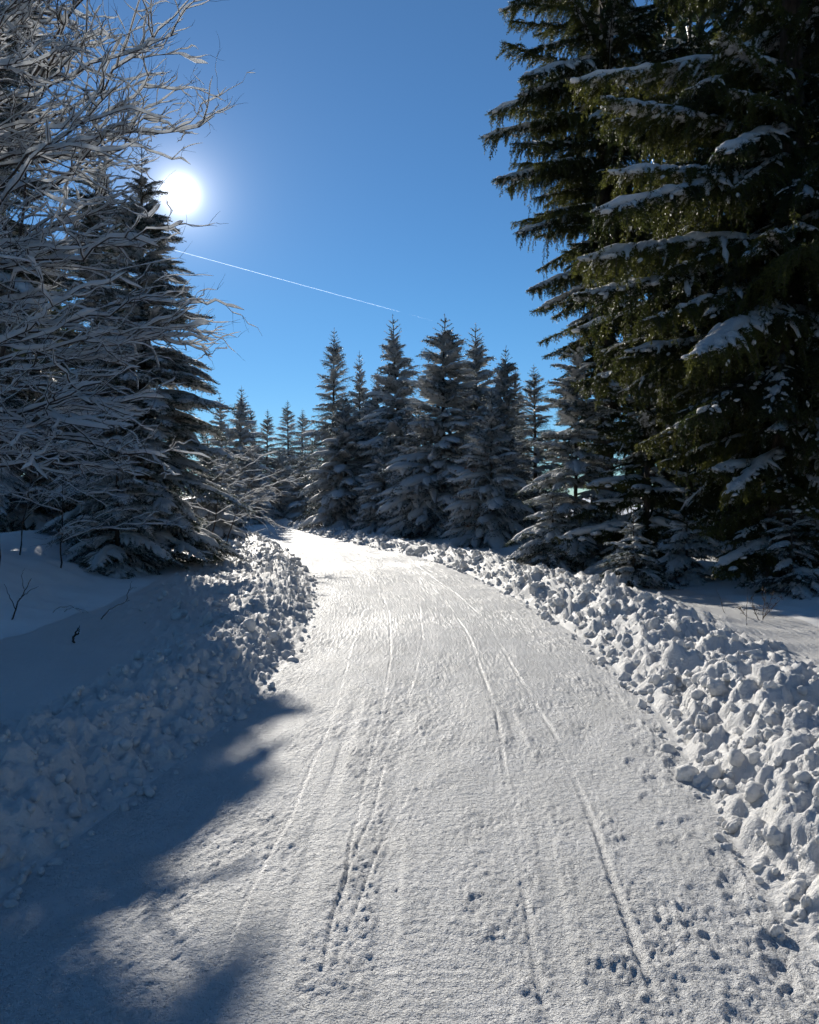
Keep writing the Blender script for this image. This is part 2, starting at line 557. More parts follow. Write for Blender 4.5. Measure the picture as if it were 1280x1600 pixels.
path = np.array([on_flat(px, row) for px, row in [(900, 960), (955, 1060), (1000, 1130), (1035, 1230), (1075, 1320), (1115, 1400), (1150, 1480), (1195, 1560), (1230, 1640)]])
path = path[np.argsort(path[:, 1])]
crumbs = []
for trail, (off, step, deep, y1) in enumerate(((0.0, 0.30, 1.0, 12.5), (0.05, 0.33, 0.8, 12.0))):
    y, side = 1.5 + 0.1 * trail, 1
    while y < y1:
        y += step * rng.uniform(0.9, 1.1); side = -side
        if rng.random() < 0.08: continue
        x = np.interp(y, path[:, 1], path[:, 0]) + off + side * 0.085 + rng.normal(0, 0.025)
        rot = rng.normal(side * 0.1, 0.12)
        dp = deep * rng.uniform(0.006, 0.011)
        road_splat(Pf, x, y, 0.115, 0.058, dp, 'pit', rot)                       # sole
        road_splat(Pf, x - 0.13 * math.sin(rot), y - 0.13 * math.cos(rot), 0.065, 0.046, dp * 0.9, 'pit', rot)   # heel
        for _ in range(rng.integers(0, 4)):
            crumbs.append((x + rng.normal(0, 0.08), y + rng.normal(0, 0.14), rng.gamma(2.0, 0.0035) + 0.004))
for _ in range(1500):
    y = 1.5 + 13 * rng.random() ** 1.7
    x = rng.uniform(float(XL(y)) + 0.05, float(XR(y)) - 0.02)
    if rng.random() > 0.35 + 0.65 * float(smooth(0.0, 0.4, noise(x * 1.4, y * 0.8, 75))): continue
    crumbs.append((x, y, rng.gamma(2, 0.0017) + 0.0025))
for _ in range(600):          # spill at the feet of both banks
    y = 1.6 + 20 * rng.random() ** 1.5
    if rng.random() < 0.6: x = float(XR(y)) - abs(rng.normal(0, 0.11))
    else: x = float(XL(y)) + abs(rng.normal(0, 0.12))
    crumbs.append((x, y, rng.gamma(2, 0.006) + 0.006))
for x, y, r in crumbs:
    r = min(r, 0.013)
    road_splat(Dm, x, y, r * rng.uniform(0.8, 1.4), r * rng.uniform(0.8, 1.3), r * rng.uniform(0.3, 0.6), 'dome', rng.uniform(0, 3))
wdw = smooth(0, 0.05, edge)
Zr = (Zr + Pf + Dm) * wdw + road_base(Xg, Yg)
B = Build(); B.add(np.stack([Xg, Yg, Zr], -1), grid_faces(NR, NCR), 0, True)
road = obj('road', B.mesh('road', [M_ROAD], {'ice': ice}))
road['kind'] = 'structure'


# ---- banks (each a ploughed ridge with its own clods)
def icosphere(sub):
    t = (1 + 5 ** 0.5) / 2
    v = [(-1, t, 0), (1, t, 0), (-1, -t, 0), (1, -t, 0), (0, -1, t), (0, 1, t), (0, -1, -t), (0, 1, -t), (t, 0, -1), (t, 0, 1), (-t, 0, -1), (-t, 0, 1)]
    f = [(0, 11, 5), (0, 5, 1), (0, 1, 7), (0, 7, 10), (0, 10, 11), (1, 5, 9), (5, 11, 4), (11, 10, 2), (10, 7, 6), (7, 1, 8), (3, 9, 4), (3, 4, 2), (3, 2, 6), (3, 6, 8), (3, 8, 9), (4, 9, 5), (2, 4, 11), (6, 2, 10), (8, 6, 7), (9, 8, 1)]
    v = [np.array(a) / np.linalg.norm(a) for a in v]
    for _ in range(sub):
        cache, nf = {}, []

        def mid(a, b):
            k = (min(a, b), max(a, b))
            if k not in cache:
                p = v[a] + v[b]; v.append(p / np.linalg.norm(p)); cache[k] = len(v) - 1
            return cache[k]
        for a, b, c in f:
            x, y, z = mid(a, b), mid(b, c), mid(c, a)
            nf += [(a, x, z), (b, y, x), (c, z, y), (x, y, z)]
        f = nf
    return np.array(v), np.array(f)


ICO = {k: icosphere(k) for k in (1, 2, 3)}


def clod_shape(sub, r):
    """A broken lump of ploughed snow: cut by a few planes, then roughened."""
    v, f = ICO[sub]
    v = v.copy()
    for _ in range(5):
        d = nrm(r.normal(size=3)); c = r.uniform(0.55, 0.9)
        s = v @ d
        v -= np.maximum(s - c, 0)[:, None] * d * 0.6
    k = r.uniform(-3, 3, 3)
    amp = 0.26
    for fr in (1.6, 3.4, 7.0):
        q = v * fr + k
        v = v * (1 + amp * (noise(q[:, 0] + q[:, 2] * 0.7, q[:, 1] - q[:, 2] * 0.6, 81))[:, None])
        amp *= 0.55
    v *= r.uniform(0.75, 1.2, 3)
    return v, f


CLODS = []
for k in range(10):
    v, f = clod_shape(3, rng)
    b = Build(); b.add(v, f, 0, True)
    CLODS.append(b.mesh('snow_clod', [M_BANK]))
SMALL = [clod_shape(1, rng) for _ in range(12)]
MID = [clod_shape(2, rng) for _ in range(8)]


def make_bank(side, W, prof, ncol, label, crest, far_y):
    oc = np.linspace(0, 1, ncol) ** 1.15 * W
    e = Lr if side < 0 else Rr
    X = e[:, None] + side * oc[None]
    Y = np.repeat(YR[:, None], ncol, 1)
    O = np.repeat(oc[None], NR, 0)
    base = prof(O, Y) + road_base(np.repeat(e[:, None], ncol, 1), Y)
    live = smooth(0, 0.08, O) * smooth(W, W - 0.35, O)
    lump = smooth(0.02, 0.2, O) * smooth(crest * 3.3, crest * 1.6, O) if side > 0 else smooth(0.02, 0.2, O) * np.maximum(smooth(crest * 2.3, crest * 1.35, O), smooth(6.5, 10.5, Y))
    Z = lump * ((0.085 if side > 0 else 0.05) * fbm(O * 2.4, Y * 2.1, 3, 91) + 0.045 * np.abs(fbm(O * 7, Y * 6, 3, 92)) + 0.016 * fbm(O * 19, Y * 17, 3, 94)) + 0.007 * fbm(O * 30, Y * 26, 2, 93)
    D = np.zeros_like(Z)
    lim_ = lambda y: crest * (2.5 if side > 0 else 1.6 + 1.6 * float(smooth(6.5, 10.5, y)))
    spread = lambda y: crest * (1.0 if side > 0 else 1.0 + 0.9 * float(smooth(6.5, 10.5, y)))
    items = []
    for _ in range(7000):
        y = 1.2 + 46 * rng.random() ** 1.9
        o = abs(rng.normal(spread(y) * 0.9, spread(y) * 0.75))
        if o > lim_(y): continue
        r = (0.016 + rng.gamma(1.5, 0.014)) * (1 + 0.02 * min(y, 20))
        r = min(r, 0.11) * (0.65 if side < 0 else 1.0)
        items.append((y, o, r))
    for y, o, r in items:
        splat(D, None, YR, oc, y, o, r * rng.uniform(0.8, 1.5), r * rng.uniform(0.8, 1.4), r * rng.uniform(0.7, 1.2), 'dome', rng.uniform(0, 3))
    Zt = base + live * (Z + D)
    # turn the diagonal so the normals face up on both sides
    V = np.stack([X, Y, Zt], -1)
    fc = grid_faces(NR, ncol)
    if side < 0: fc = fc[:, ::-1]
    b = Build(); b.add(V, fc, 0, True)
    bank = obj('snow_bank', b.mesh('snow_bank', [M_BANK]))
    tag(bank, label, 'snow bank')

    def surf(y, o):
        i = int(np.clip(np.searchsorted(YR, y), 0, NR - 1)); j = int(np.clip(np.searchsorted(oc, o), 0, ncol - 1))
        return Zt[i, j]
    # the biggest clods, each its own piece
    cnt = 0
    while cnt < 290:
        y = 1.9 + 24 * rng.random() ** 2.1
        o = abs(rng.normal(spread(y) * 0.8, spread(y) * 0.62)) + 0.02
        if o > lim_(y): continue
        r = (rng.uniform(0.08, 0.15) if rng.random() < 0.06 else min(0.018 + rng.gamma(1.4, 0.014), 0.09)) * (1.0 if y < 7 else 0.75 + 0.025 * y)
        if side < 0: r *= 0.6
        x = float(XL(y) if side < 0 else XR(y)) + side * o
        c = obj('snow_clod', CLODS[rng.integers(len(CLODS))], bank)
        c.location = (x, y, surf(y, o) + r * rng.uniform(-0.7, 0.1))
        c.rotation_euler = rng.uniform(0, 6.28, 3)
        c.scale = Vector(rng.uniform(0.75, 1.25, 3)) * r
        cnt += 1
    # the crumbs between them
    b = Build()
    for k in range(2400):
        y = 1.3 + 36 * rng.random() ** 2.0
        o = abs(rng.normal(spread(y) * 0.8, spread(y) * 0.8)) - 0.08
        if o > min(lim_(y) * 1.15, W): continue
        r = (0.007 + rng.gamma(1.4, 0.008)) * (1 + 0.03 * y)
        v, f = SMALL[rng.integers(12)] if r < 0.075 else MID[rng.integers(8)]
        q = np.array(Euler(rng.uniform(0, 6.28, 3)).to_matrix())
        x = float(XL(y) if side < 0 else XR(y)) + side * o
        z = surf(y, o) if o > 0 else gz(x, y)
        b.add((v * r * rng.uniform(0.8, 1.2, 3)) @ q.T + np.array([x, y, z + r * rng.uniform(-0.2, 0.4)]), f, 0, True)
    cr = obj('snow_crumbs', b.mesh('snow_crumbs', [M_BANK]), bank)
    cr['kind'] = 'stuff'
    return bank


make_bank(1, WR, bank_right, 210, 'sunlit ploughed bank of lumpy snow clods along the right edge of the road', 0.62, 40)
make_bank(-1, WL, bank_left, 180, 'half shaded ploughed bank of snow along the left edge of the road', 0.6, 40)


def make_field(side, W, prof, ncol):
    oc = W + np.concatenate([[0], np.cumsum(np.geomspace(0.05, 14.0, ncol - 1))])
    e = Lr if side < 0 else Rr
    step = 2
    idx = np.unique(np.concatenate([np.arange(0, NR, step), [NR - 1]]))
    # keep every row where it meets the bank so that the two sheets share their border
    idx = np.arange(NR)
    X = e[idx][:, None] + side * oc[None]
    Y = np.repeat(YR[idx][:, None], ncol, 1)
    O = np.repeat(oc[None], len(idx), 0)
    Z = prof(O, Y) + road_base(np.repeat(e[idx][:, None], ncol, 1), Y)
    fade = smooth(W, W + 0.3, O)
    Z += fade * (0.024 * fbm(O * 2.2, Y * 2.0, 4, 95) + 0.006 * fbm(O * 10, Y * 8, 3, 96))
    if side > 0:
        Z += fade * 0.03 * np.maximum(fbm(O * 3.2, Y * 2.6, 3, 97), 0) * smooth(8, 3, O)
    b = Build(); fc = grid_faces(len(idx), ncol)
    if side < 0: fc = fc[:, ::-1]
    b.add(np.stack([X, Y, Z], -1), fc, 0, True)
    o = obj('snowy_ground', b.mesh('snowy_ground', [M_FIELD]))
    o['kind'] = 'structure'
    return o


make_field(1, WR, field_right, 70)
make_field(-1, WL, field_left, 80)
b = Build()
a = np.arange(64) * 2 * np.pi / 64
ringv = [np.stack([np.cos(a) * q, np.sin(a) * q, np.full(64, -0.8)], 1) for q in (1, 60, 400, 6000)]
b.add(np.concatenate(ringv), ring_faces(4, 64)[:, ::-1], 0, True)
b.add(np.concatenate([ringv[0], [[0, 0, -0.8]]]), np.array([(i, (i + 1) % 64, 64) for i in range(64)]), 0, True)
g = obj('ground', b.mesh('ground', [M_FIELD])); g['kind'] = 'structure'


# ------------------------------------------------------------------ spruce boughs
def needles(B, P, D, L, n, nl, nw, r, mat=0):
    """n needle slivers round each of the shoots starting at P, running along D for L."""
    S = len(P)
    t = r.random((S, n))
    base = P[:, None] + D[:, None] * (L[:, None] * t)[..., None]
    q = nrm(r.normal(size=(S, n, 3)))
    q = q - (q * D[:, None]).sum(-1, keepdims=True) * D[:, None]
    d = nrm(D[:, None] * 0.75 + nrm(q) * 0.75)
    ln = nl * r.uniform(0.7, 1.2, (S, n, 1))
    w = nrm(np.cross(d, r.normal(size=(S, n, 3)))) * nw * 0.5
    V = np.stack([base - w, base + w, base + d * ln], 2).reshape(-1, 3)
    B.add(V, np.arange(len(V)).reshape(-1, 3), mat, False)


def bough(kind, L, r, lod=0):
    """A spruce bough along +X; returns (greenery, heavy snow, light snow)."""
    G, H, Lt = Build(), Build(), Build()
    old = kind == 'old'
    n = 14
    t = np.linspace(0, 1, n)
    k0 = r.uniform(0, 90)
    hk = r.choice([0.1, 0.4, 0.6])
    wob = 0.03 * L * np.cumsum(r.normal(0, 0.25, n)) / 3
    if old: z = L * (0.10 * t - 0.42 * t ** 2 + 0.20 * t ** 3)
    else: z = L * (0.16 * t - 0.42 * t ** 2 + 0.10 * t ** 3)
    P = np.stack([L * t * (1 - 0.05 * t), wob, z], 1)
    tube(G, P, 0.016 * L ** 0.7 * (1 - 0.85 * t) + 0.002, 4 if lod else 5, 1)
    sp = (0.058 if old else 0.055) * (1.0 if not lod else 1.7) * max(0.55, min(1.0, L))
    ds = np.arange(0.12 * L, L * 0.98, sp)
    SP, SD, SL = [], [], []
    secs = []
    for d0 in ds:
        for side in (-1, 1):
            d = min(d0 + r.uniform(-0.3, 0.3) * sp, 0.99 * L)
            tt = d / L
            c = np.array([np.interp(tt, t, P[:, i]) for i in range(3)])
            if old:
                l = (0.26 + 0.24 * r.random()) * L * (1 - tt) ** 0.55 * (0.45 + 0.55 * min(1, tt / 0.25))
                l = max(l, 0.10)
            else:
                l = 0.46 * L * (1 - tt) ** 0.75 * (0.5 + 0.5 * min(1, tt / 0.25)) * r.uniform(0.75, 1.15)
                l = max(l, 0.06)
            ang = R(r.uniform(28, 74) if old else r.uniform(42, 62))
            if old: l *= float(np.clip(1.0 + 0.9 * noise(d * 3.1 + side * 40 + L, k0, 103), 0.35, 1.5)) * r.uniform(0.6, 1.2)
            m = max(4, int(6 if lod == 0 else 4))
            s = np.linspace(0, 1, m)
            out_ = np.array([math.cos(ang), side * math.sin(ang), 0.0])
            if old:
                hang = r.uniform(0.2, 0.95) * (1 - hk * tt)
                q = c + out_ * (l * (s - 0.45 * s ** 2))[:, None]
                q[:, 2] -= l * hang * s ** 1.7
            else:
                q = c + out_ * (l * s)[:, None]
                q[:, 0] += 0.12 * l * s ** 2
                q[:, 2] -= l * (r.uniform(0.15, 0.42) if not lod else r.uniform(0.2, 0.85)) * s ** 1.8
            secs.append((q, l, tt))
            tube(G, q, 0.0045 * (1 - 0.7 * s) + 0.0012, 3, 1)
            stp = (0.042 if lod == 0 else 0.085)
            k = max(2, int(l / stp))
            for a_ in np.linspace(0.08, 1.0, k):
                c2 = np.array([np.interp(a_, s, q[:, i]) for i in range(3)])
                i0 = min(int(a_ * (m - 1)), m - 2)
                dirn = q[i0 + 1] - q[i0]; dirn /= np.linalg.norm(dirn)
                for s2 in ((-1, 1) if a_ < 0.97 else (0,)):
                    lat_ = np.cross(dirn, (0, 0, 1.0)) if abs(dirn[2]) < 0.9 else np.array([r.normal(), r.normal(), 0])
                    lat_ = lat_ / (np.linalg.norm(lat_) + 1e-9)
                    dd = dirn * 0.75 + lat_ * s2 * 0.7 + r.normal(0, 0.15, 3)
                    if old: dd[2] -= r.uniform(0.0, 0.6)
                    SP.append(c2); SD.append(dd / np.linalg.norm(dd))
                    SL.append((0.055 + 0.05 * r.random()) * (1.0 if lod == 0 else 1.5) * (1.15 - 0.5 * a_) * max(0.6, min(1, L)))
    # shoots along the main axis towards the tip
    for d in np.arange(0.3 * L, L, 0.05 if not lod else 0.1):
        c = np.array([np.interp(d / L, t, P[:, i]) for i in range(3)])
        for s2 in (-1, 1):
            dd = np.array([0.8, s2 * 0.6, r.normal(0, 0.2)]); SP.append(c); SD.append(dd / np.linalg.norm(dd)); SL.append(0.07)
    SP, SD, SL = np.array(SP), np.array(SD), np.array(SL)
    if lod == 0: needles(G, SP, SD, SL, 15 if old else 11, 0.030 if old else 0.026, 0.0085 if old else 0.0075, r)
    else: needles(G, SP, SD, SL, 5, 0.046, 0.019, r)
    # snow: a ridge on the axis and fingers over the side shoots
    for Bs, cov, thick in ((H, 0.92, 1.0), (Lt, 0.40, 0.62)):
        tp = np.linspace(0.06, 1, 22 if not lod else 9)
        Pp = np.stack([np.interp(tp, t, P[:, i]) for i in range(3)], 1)
        ph = r.uniform(0, 50)
        nz = noise(tp * L * 3 + ph, 0.5, 101) + 0.6 * noise(tp * L * 9 + ph, 0.5, 102)
        on = smooth(-0.5, -0.1, nz + (cov - (0.62 if old else 0.55)) * 1.6)
        env = np.minimum(1, (1 - tp) * 6 + 0.12) * np.minimum(1, tp * 6)
        w = (0.075 if old else 0.062) * min(1.25, L ** 0.5) * thick * env * (1 + 0.5 * nz) * on
        h = (0.058 if old else 0.055) * min(1.2, L ** 0.5) * thick * env * (1 + 0.45 * nz) * on
        if lod: w = w * 1.9; h = h * 1.5
        snow_strip(Bs, Pp, np.maximum(w, 1e-4), np.maximum(h, 1e-4), 0.004)
        for q, l, tt in secs:
            if r.random() > cov * (0.95 if l > 0.07 else 0.6): continue
            if old and r.random() < (0.12 if thick == 1 else 0.4): continue
            m = 7 if not lod else 4
            lo = r.uniform(0, 0.35) if (old and thick < 1) else 0.0
            end = lo + (r.uniform(0.25, 0.72) if thick == 1 else r.uniform(0.12, 0.4)) if old else r.uniform(0.75, 1.0)
            ss = np.linspace(lo, min(end, 1), m)
            s = np.linspace(0, 1, len(q))
            Q = np.stack([np.interp(ss, s, q[:, i]) for i in range(3)], 1)
            prof = np.sin(np.linspace(0.35, 1.0, m) * np.pi) ** (0.6 if not old else 0.4)
            prof[-1] = 0.05 if not old else 0.3
            wv = (0.042 if old else 0.042) * thick * prof * r.uniform(0.55, 1.4) * max(0.55, min(1.15, (l / 0.3) ** 0.4)) * np.clip(1 + 0.3 * r.normal(size=m), 0.4, 1.7)
            hv = wv * r.uniform(0.65, 0.95)
            if lod: wv = wv * 2.1; hv = hv * 1.5
            snow_strip(Bs, Q, np.maximum(wv, 1e-4), np.maximum(hv, 1e-4), 0.004, ring=SNOW_RING if not lod else SNOW_RING5)
        if old:          # cushions on the axis and clots caught lower down in the hanging twigs
            for _ in range(int((14 if thick == 1 else 8) * L)):
                a_ = r.uniform(0.15, 0.98)
                c = np.array([np.interp(a_, t, P[:, i]) for i in range(3)])
                v, f = MID[r.integers(8)]
                k = r.uniform(0.03, 0.085) * thick * (1.15 - 0.5 * a_)
                c = c + np.array([0, r.normal(0, 0.09), 0.0]); c[2] -= abs(c[1] - wob[-1]) * 0.3
                Bs.add(v * np.array([k * 1.3, k, k * 0.6]) + c, f, 0, True)
            for q, l, tt in secs:
                if r.random() > (0.25 if thick == 1 else 0.25): continue
                i = r.integers(2, len(q))
                v, f = SMALL[r.integers(12)]
                k = r.uniform(0.008, 0.028) * thick
                Q_ = np.array(Euler(r.uniform(-0.6, 0.6, 3)).to_matrix())
                Bs.add((v * np.array([k * r.uniform(0.6, 1.3), k * r.uniform(0.6, 1.3), k * r.uniform(0.8, 2.2)])) @ Q_.T + q[min(i, len(q) - 1)], f, 0, True)
    return G, H, Lt


LIB = {}
for kind, L, cnt in (('old', 2.6, 5), ('old', 1.3, 4), ('young', 1.25, 5), ('young', 0.5, 4)):
    lst = []
    for k in range(cnt):
        G, H, Lt = bough(kind, L, rng)
        mats = [M_OLD if kind == 'old' else M_YOUNG, M_BARK]
        lst.append((G.mesh('bough', mats), H.mesh('snow', [M_LOAD]), Lt.mesh('snow', [M_LOAD])))
    LIB[(kind, L)] = lst
LODB = {}
for L, cnt in ((1.3, 5), (0.5, 4)):
    LODB[L] = [bough('young', L, rng, lod=1) for _ in range(cnt)]


def leader(lod=0):
    """The straight top shoot of a spruce with its small upturned side shoots."""
    r = np.random.default_rng(77)
    G = Build()
    tube(G, np.array([[0, 0, -0.1], [0, 0, 0.3], [0.01, 0, 0.62]]), np.array([0.012, 0.008, 0.002]), 4, 1)
    SP, SD, SL = [], [], []
    for z in np.arange(0, 0.6, 0.03 if not lod else 0.06):
        SP.append((0, 0, z)); SD.append(nrm(np.array([r.normal(0, .3), r.normal(0, .3), 1.0]))); SL.append(0.05)
    for z, l in ((0.02, 0.26), (0.2, 0.17), (0.36, 0.10)):
        for k in range(5):
            a_ = k * 1.257 + z * 9
            d = nrm(np.array([math.cos(a_), math.sin(a_), 0.75]))
            Q = np.array([0, 0, z]) + d * np.linspace(0, l, 4)[:, None]
            tube(G, Q, 0.004, 3, 1)
            for q in np.linspace(0.1, 1, 5):
                SP.append(Q[0] + d * l * q); SD.append(d); SL.append(0.05)
    needles(G, np.array(SP, float), np.array(SD), np.array(SL), 10 if not lod else 6, 0.025 if not lod else 0.04, 0.007 if not lod else 0.015, r)
    return G


LEAD, LEAD_LOD = leader(), leader(1)
LEAD_ME = LEAD.mesh('leader', [M_YOUNG, M_BARK])


def trunk_mesh(h, r0, r, name='trunk'):
    B_ = Build()
    n = 22
    t = np.linspace(0, 1, n)
    P = np.stack([np.cumsum(r.normal(0, 0.004 * h / n ** 0.5, n)), np.cumsum(r.normal(0, 0.004 * h / n ** 0.5, n)), -0.3 + (h + 0.3) * t], 1)
    P[:, :2] -= P[0, :2]
    rad = r0 * (1 - t) ** 0.85 * (1 + 0.35 * np.exp(-t * 25)) + 0.006
    tube(B_, P, rad, 9, 0)
    return B_.mesh(name, [M_BARK]), P


def layout(h, R0, z0, spacing, r, shape=0.85, top=0.35, per=5, grow=0.0):
    """Whorls of boughs for a conical crown: yields height, azimuth, length, pitch."""
    z = z0
    while z < h - 0.06:
        k = (z - z0) / (h - z0)
        Lz = R0 * ((1 - k) ** shape) * (0.75 + 0.25 * min(1, k / 0.12 + 0.4)) + 0.09
        n = per if Lz > 0.4 else 4
        a0 = r.uniform(0, 6.28)
        for i in range(n):
            a_ = a0 + i * 6.283 / n + r.normal(0, 0.22)
            yield z + r.normal(0, spacing * 0.35), a_, Lz * r.uniform(0.62, 1.15), (top * k ** 1.5 + 0.10 - 0.30 * (1 - k)) + r.normal(0, 0.16)
        z += spacing * ((1.0 - 0.35 * k) if not grow else (1 + grow * k ** 2)) * r.uniform(0.8, 1.2)


def bough_matrix(P, z, a_, s, pitch):
    x = np.interp(z, P[:, 2], P[:, 0]); y = np.interp(z, P[:, 2], P[:, 1])
    return Matrix.Translation((x, y, z)) @ Euler((0, -pitch, a_)).to_matrix().to_4x4() @ Matrix.Diagonal((s, s, s, 1))


def near_spruce(label, x, y, h, R0, r0, kind, snow, z0=0.3, spacing=0.4, per=5, shape=0.85, top=0.6, seed=0, group='snow laden spruces beside the road', forced=(), name='spruce_tree', keep=None, grow=0.0, lenfn=None):
    """A spruce near enough for each bough to be a piece of its own; snow = (heavy share, light share)."""
    r = np.random.default_rng(seed)
    root = thing(name, label, 'spruce', (x, y, gz(x, y)), group)
    me, P = trunk_mesh(h, r0, r)
    obj('trunk', me, root)
    n = 0
    sizes = sorted(L for k, L in LIB if k == kind)
    entries = [e + (None,) for e in layout(h, R0, z0, spacing, r, shape, top, per, grow)]
    for tip, zr in forced:           # boughs whose reach is known from the picture
        dx, dy = tip[0] - x, tip[1] - y
        Lb = math.hypot(dx, dy)
        zr_ = zr - root.location.z
        # the bough sags by about 0.12 of its length; the pitch takes up the rest
        pit = math.atan2(tip[2] - zr, Lb) + 0.11
        entries.append((zr_, math.atan2(dy, dx), Lb / math.cos(pit), pit, 'H'))
    for z, a_, Lb, pitch, mode in entries:
        if keep is not None and mode is None and not keep(z, a_, Lb): continue
        if lenfn is not None and mode is None: Lb *= lenfn(z)
        L = min(sizes, key=lambda q: abs(math.log(max(Lb, 0.05) / q)))
        G, H, Lt = LIB[(kind, L)][r.integers(len(LIB[(kind, L)]))]
        o = obj('bough', G, root, bough_matrix(P, min(z, h), a_, Lb / L, pitch))
        n += 1
        k = r.random()
        hs, ls = snow(z / h) if callable(snow) else snow
        if mode == 'H' or k < hs: obj('snow', H, o)
        elif k < hs + ls: obj('snow', Lt, o)
        if n >= 298: break
    q = min(1.3, 0.22 * h ** 0.75)
    obj('leader', LEAD_ME, root, Matrix.Translation((P[-1, 0], P[-1, 1], h - 0.08 * q)) @ Matrix.Diagonal((q, q, q, 1)))
    return root


# ---- a crown shared by trees too far off to pick their boughs apart
def crown_variant(h, R0, spacing, r, snow, shape=0.9, per=5, z0=0.15):
    C, S = Build(), Build()
    P = np.array([[0, 0, -0.3], [0, 0, h]], float)
    for z, a_, Lb, pitch in layout(h, R0, z0, spacing, r, shape, 0.75, per):
        L = 1.3 if Lb > 0.75 else 0.5
        G, H, Lt = LODB[L][r.integers(len(LODB[L]))]
        M = bough_matrix(P, min(z, h), a_, Lb / L, pitch)
        C.merge(G, M)
        k = r.random()
        if k < snow[0]: S.merge(H, M)
        elif k < snow[0] + snow[1]: S.merge(Lt, M)
    C.merge(LEAD_LOD, Matrix.Translation((0, 0, h - 0.15)) @ Matrix.Diagonal((1.25, 1.25, 1.25, 1)))
    return C, S


VAR = []
for h, R0, spc, sn, shp in ((7.0, 2.3, 0.27, (0.7, 0.25), 0.6), (7.0, 2.0, 0.28, (0.65, 0.3), 0.7), (4.2, 1.8, 0.2, (0.95, 0.05), 0.62), (9.0, 2.5, 0.36, (0.15, 0.45), 0.62), (6.0, 2.2, 0.24, (0.85, 0.15), 0.8)):
    C, S = crown_variant(h, R0, spc, rng, sn, shp)
    tm, _ = trunk_mesh(h, 0.016 * h, rng)
    dark = sn[0] < 0.1
    VAR.append((h, R0, tm, C.mesh('crown', [M_DARK if dark else M_FAR, M_BARK]), S.mesh('snow', [M_LOAD])))


def far_spruce(label, px, top_row, d, var, width=1.0, group='spruces at the bend of the road'):
    h0, R0, tm, cm, sm = VAR[var]
    p = pix(px, top_row, d)
    zg = gz(p.x, p.y)
    h = p.z - zg
    s = h / h0
    root = thing('spruce_tree', label, 'spruce', (p.x, p.y, zg), group, rng.uniform(0, 6.28))
    root.scale = (s * width * rng.uniform(0.9, 1.12), s * width * rng.uniform(0.9, 1.12), s)
    root.rotation_euler[0] = rng.normal(0, 0.018); root.rotation_euler[1] = rng.normal(0, 0.018)
    obj('trunk', tm, root)
    c = obj('crown', cm, root)
    obj('snow', sm, c)
    return root


# ---- the two old spruces on the right
tB = (5.55, 12.2)
forced = [(pix(893, 332, 10.6), 6.2), (pix(1068, 556, 9.6), 4.4), (pix(868, 462, 11.5), 4.9), (pix(1098, 240, 10.2), 6.9),
          (pix(960, 545, 11.8), 3.9), (pix(880, 400, 11.2), 5.3), (pix(1160, 400, 10.6), 5.4), (pix(870, 130, 12.4), 7.9)]
near_spruce('huge dark old spruce filling the right edge, with long snow covered drooping boughs', tB[0], tB[1], 19, 3.4, 0.24, 'old',
            lambda k: (0.26, 0.66), 0.6, 0.235, 7, 0.55, 0.3, 11, 'old spruces on the right of the road', forced, grow=6.0,
            lenfn=lambda z: float(np.interp(z, [0.5, 1.5, 2.6, 4.0], [0.5, 0.5, 0.72, 1.0])))
forced = [(pix(742, 180, 18.0), 11.2), (pix(735, 215, 18.5), 10.4), (pix(758, 280, 18.2), 9.3), (pix(800, 120, 16.8), 11.6), (pix(792, 150, 17.5), 11.2), (pix(792, 365, 18.3), 8.2), (pix(812, 455, 18.5), 7.0), (pix(822, 20, 16.5), 13.4), (pix(745, 40, 18.6), 13.2)]
near_spruce('tall dark spruce behind the young snowy one, its trunk bare low down', 4.5, 19.3, 22, 3.5, 0.26, 'old',
            lambda k: (0.12, 0.70), 2.6, 0.25, 7, 0.5, 0.3, 12, 'old spruces on the right of the road', forced, grow=5.0,
            lenfn=lambda z: float(np.interp(z, [2.5, 4.5, 6.5, 8.0, 9.3], [0.28, 0.36, 0.52, 0.75, 0.95])))
near_spruce('dark spruce standing between the two old giants on the right', 8.4, 17.5, 18, 2.9, 0.24, 'old',
            (0.08, 0.45), 1.0, 0.5, 6, 0.55, 0.3, 13, 'old spruces on the right of the road')
near_spruce('green middling spruce with snow patched twigs, below the old spruces', 4.35, 15.0, 5.0, 1.6, 0.07, 'old',
            (0.55, 0.45), 0.4, 0.27, 6, 0.7, 0.5, 14, 'young spruces on the right verge')
near_spruce('slender young spruce with thick snow on every bough, right of the bend', 3.4, 16.8, 4.6, 1.55, 0.05, 'young',
            (1.0, 0.0), 0.2, 0.23, 6, 0.75, 0.6, 15, 'young spruces on the right verge')
near_spruce('small spruce seedling poking out of the snow behind the right bank', 3.55, 13.0, 1.15, 0.62, 0.02, 'young',
            (0.75, 0.25), 0.08, 0.13, 5, 0.8, 0.6, 16, 'spruce seedlings on the right verge')
near_spruce('low bushy spruce seedling under the old spruces, bent by snow', 4.6, 13.6, 1.15, 0.75, 0.02, 'young',
            (0.9, 0.1), 0.1, 0.16, 5, 0.6, 0.4, 17, 'spruce seedlings on the right verge')
near_spruce('dark low seedling at the foot of the huge spruce at the right edge', 5.35, 11.5, 1.25, 0.7, 0.02, 'young',
            (0.35, 0.5), 0.1, 0.17, 5, 0.7, 0.4, 19, 'spruce seedlings on the right verge')
near_spruce('small snow heaped spruce at the foot of the slender young one', 2.85, 16.4, 1.5, 0.85, 0.03, 'young',
            (0.95, 0.05), 0.1, 0.2, 5, 0.7, 0.4, 18, 'spruce seedlings on the right verge')

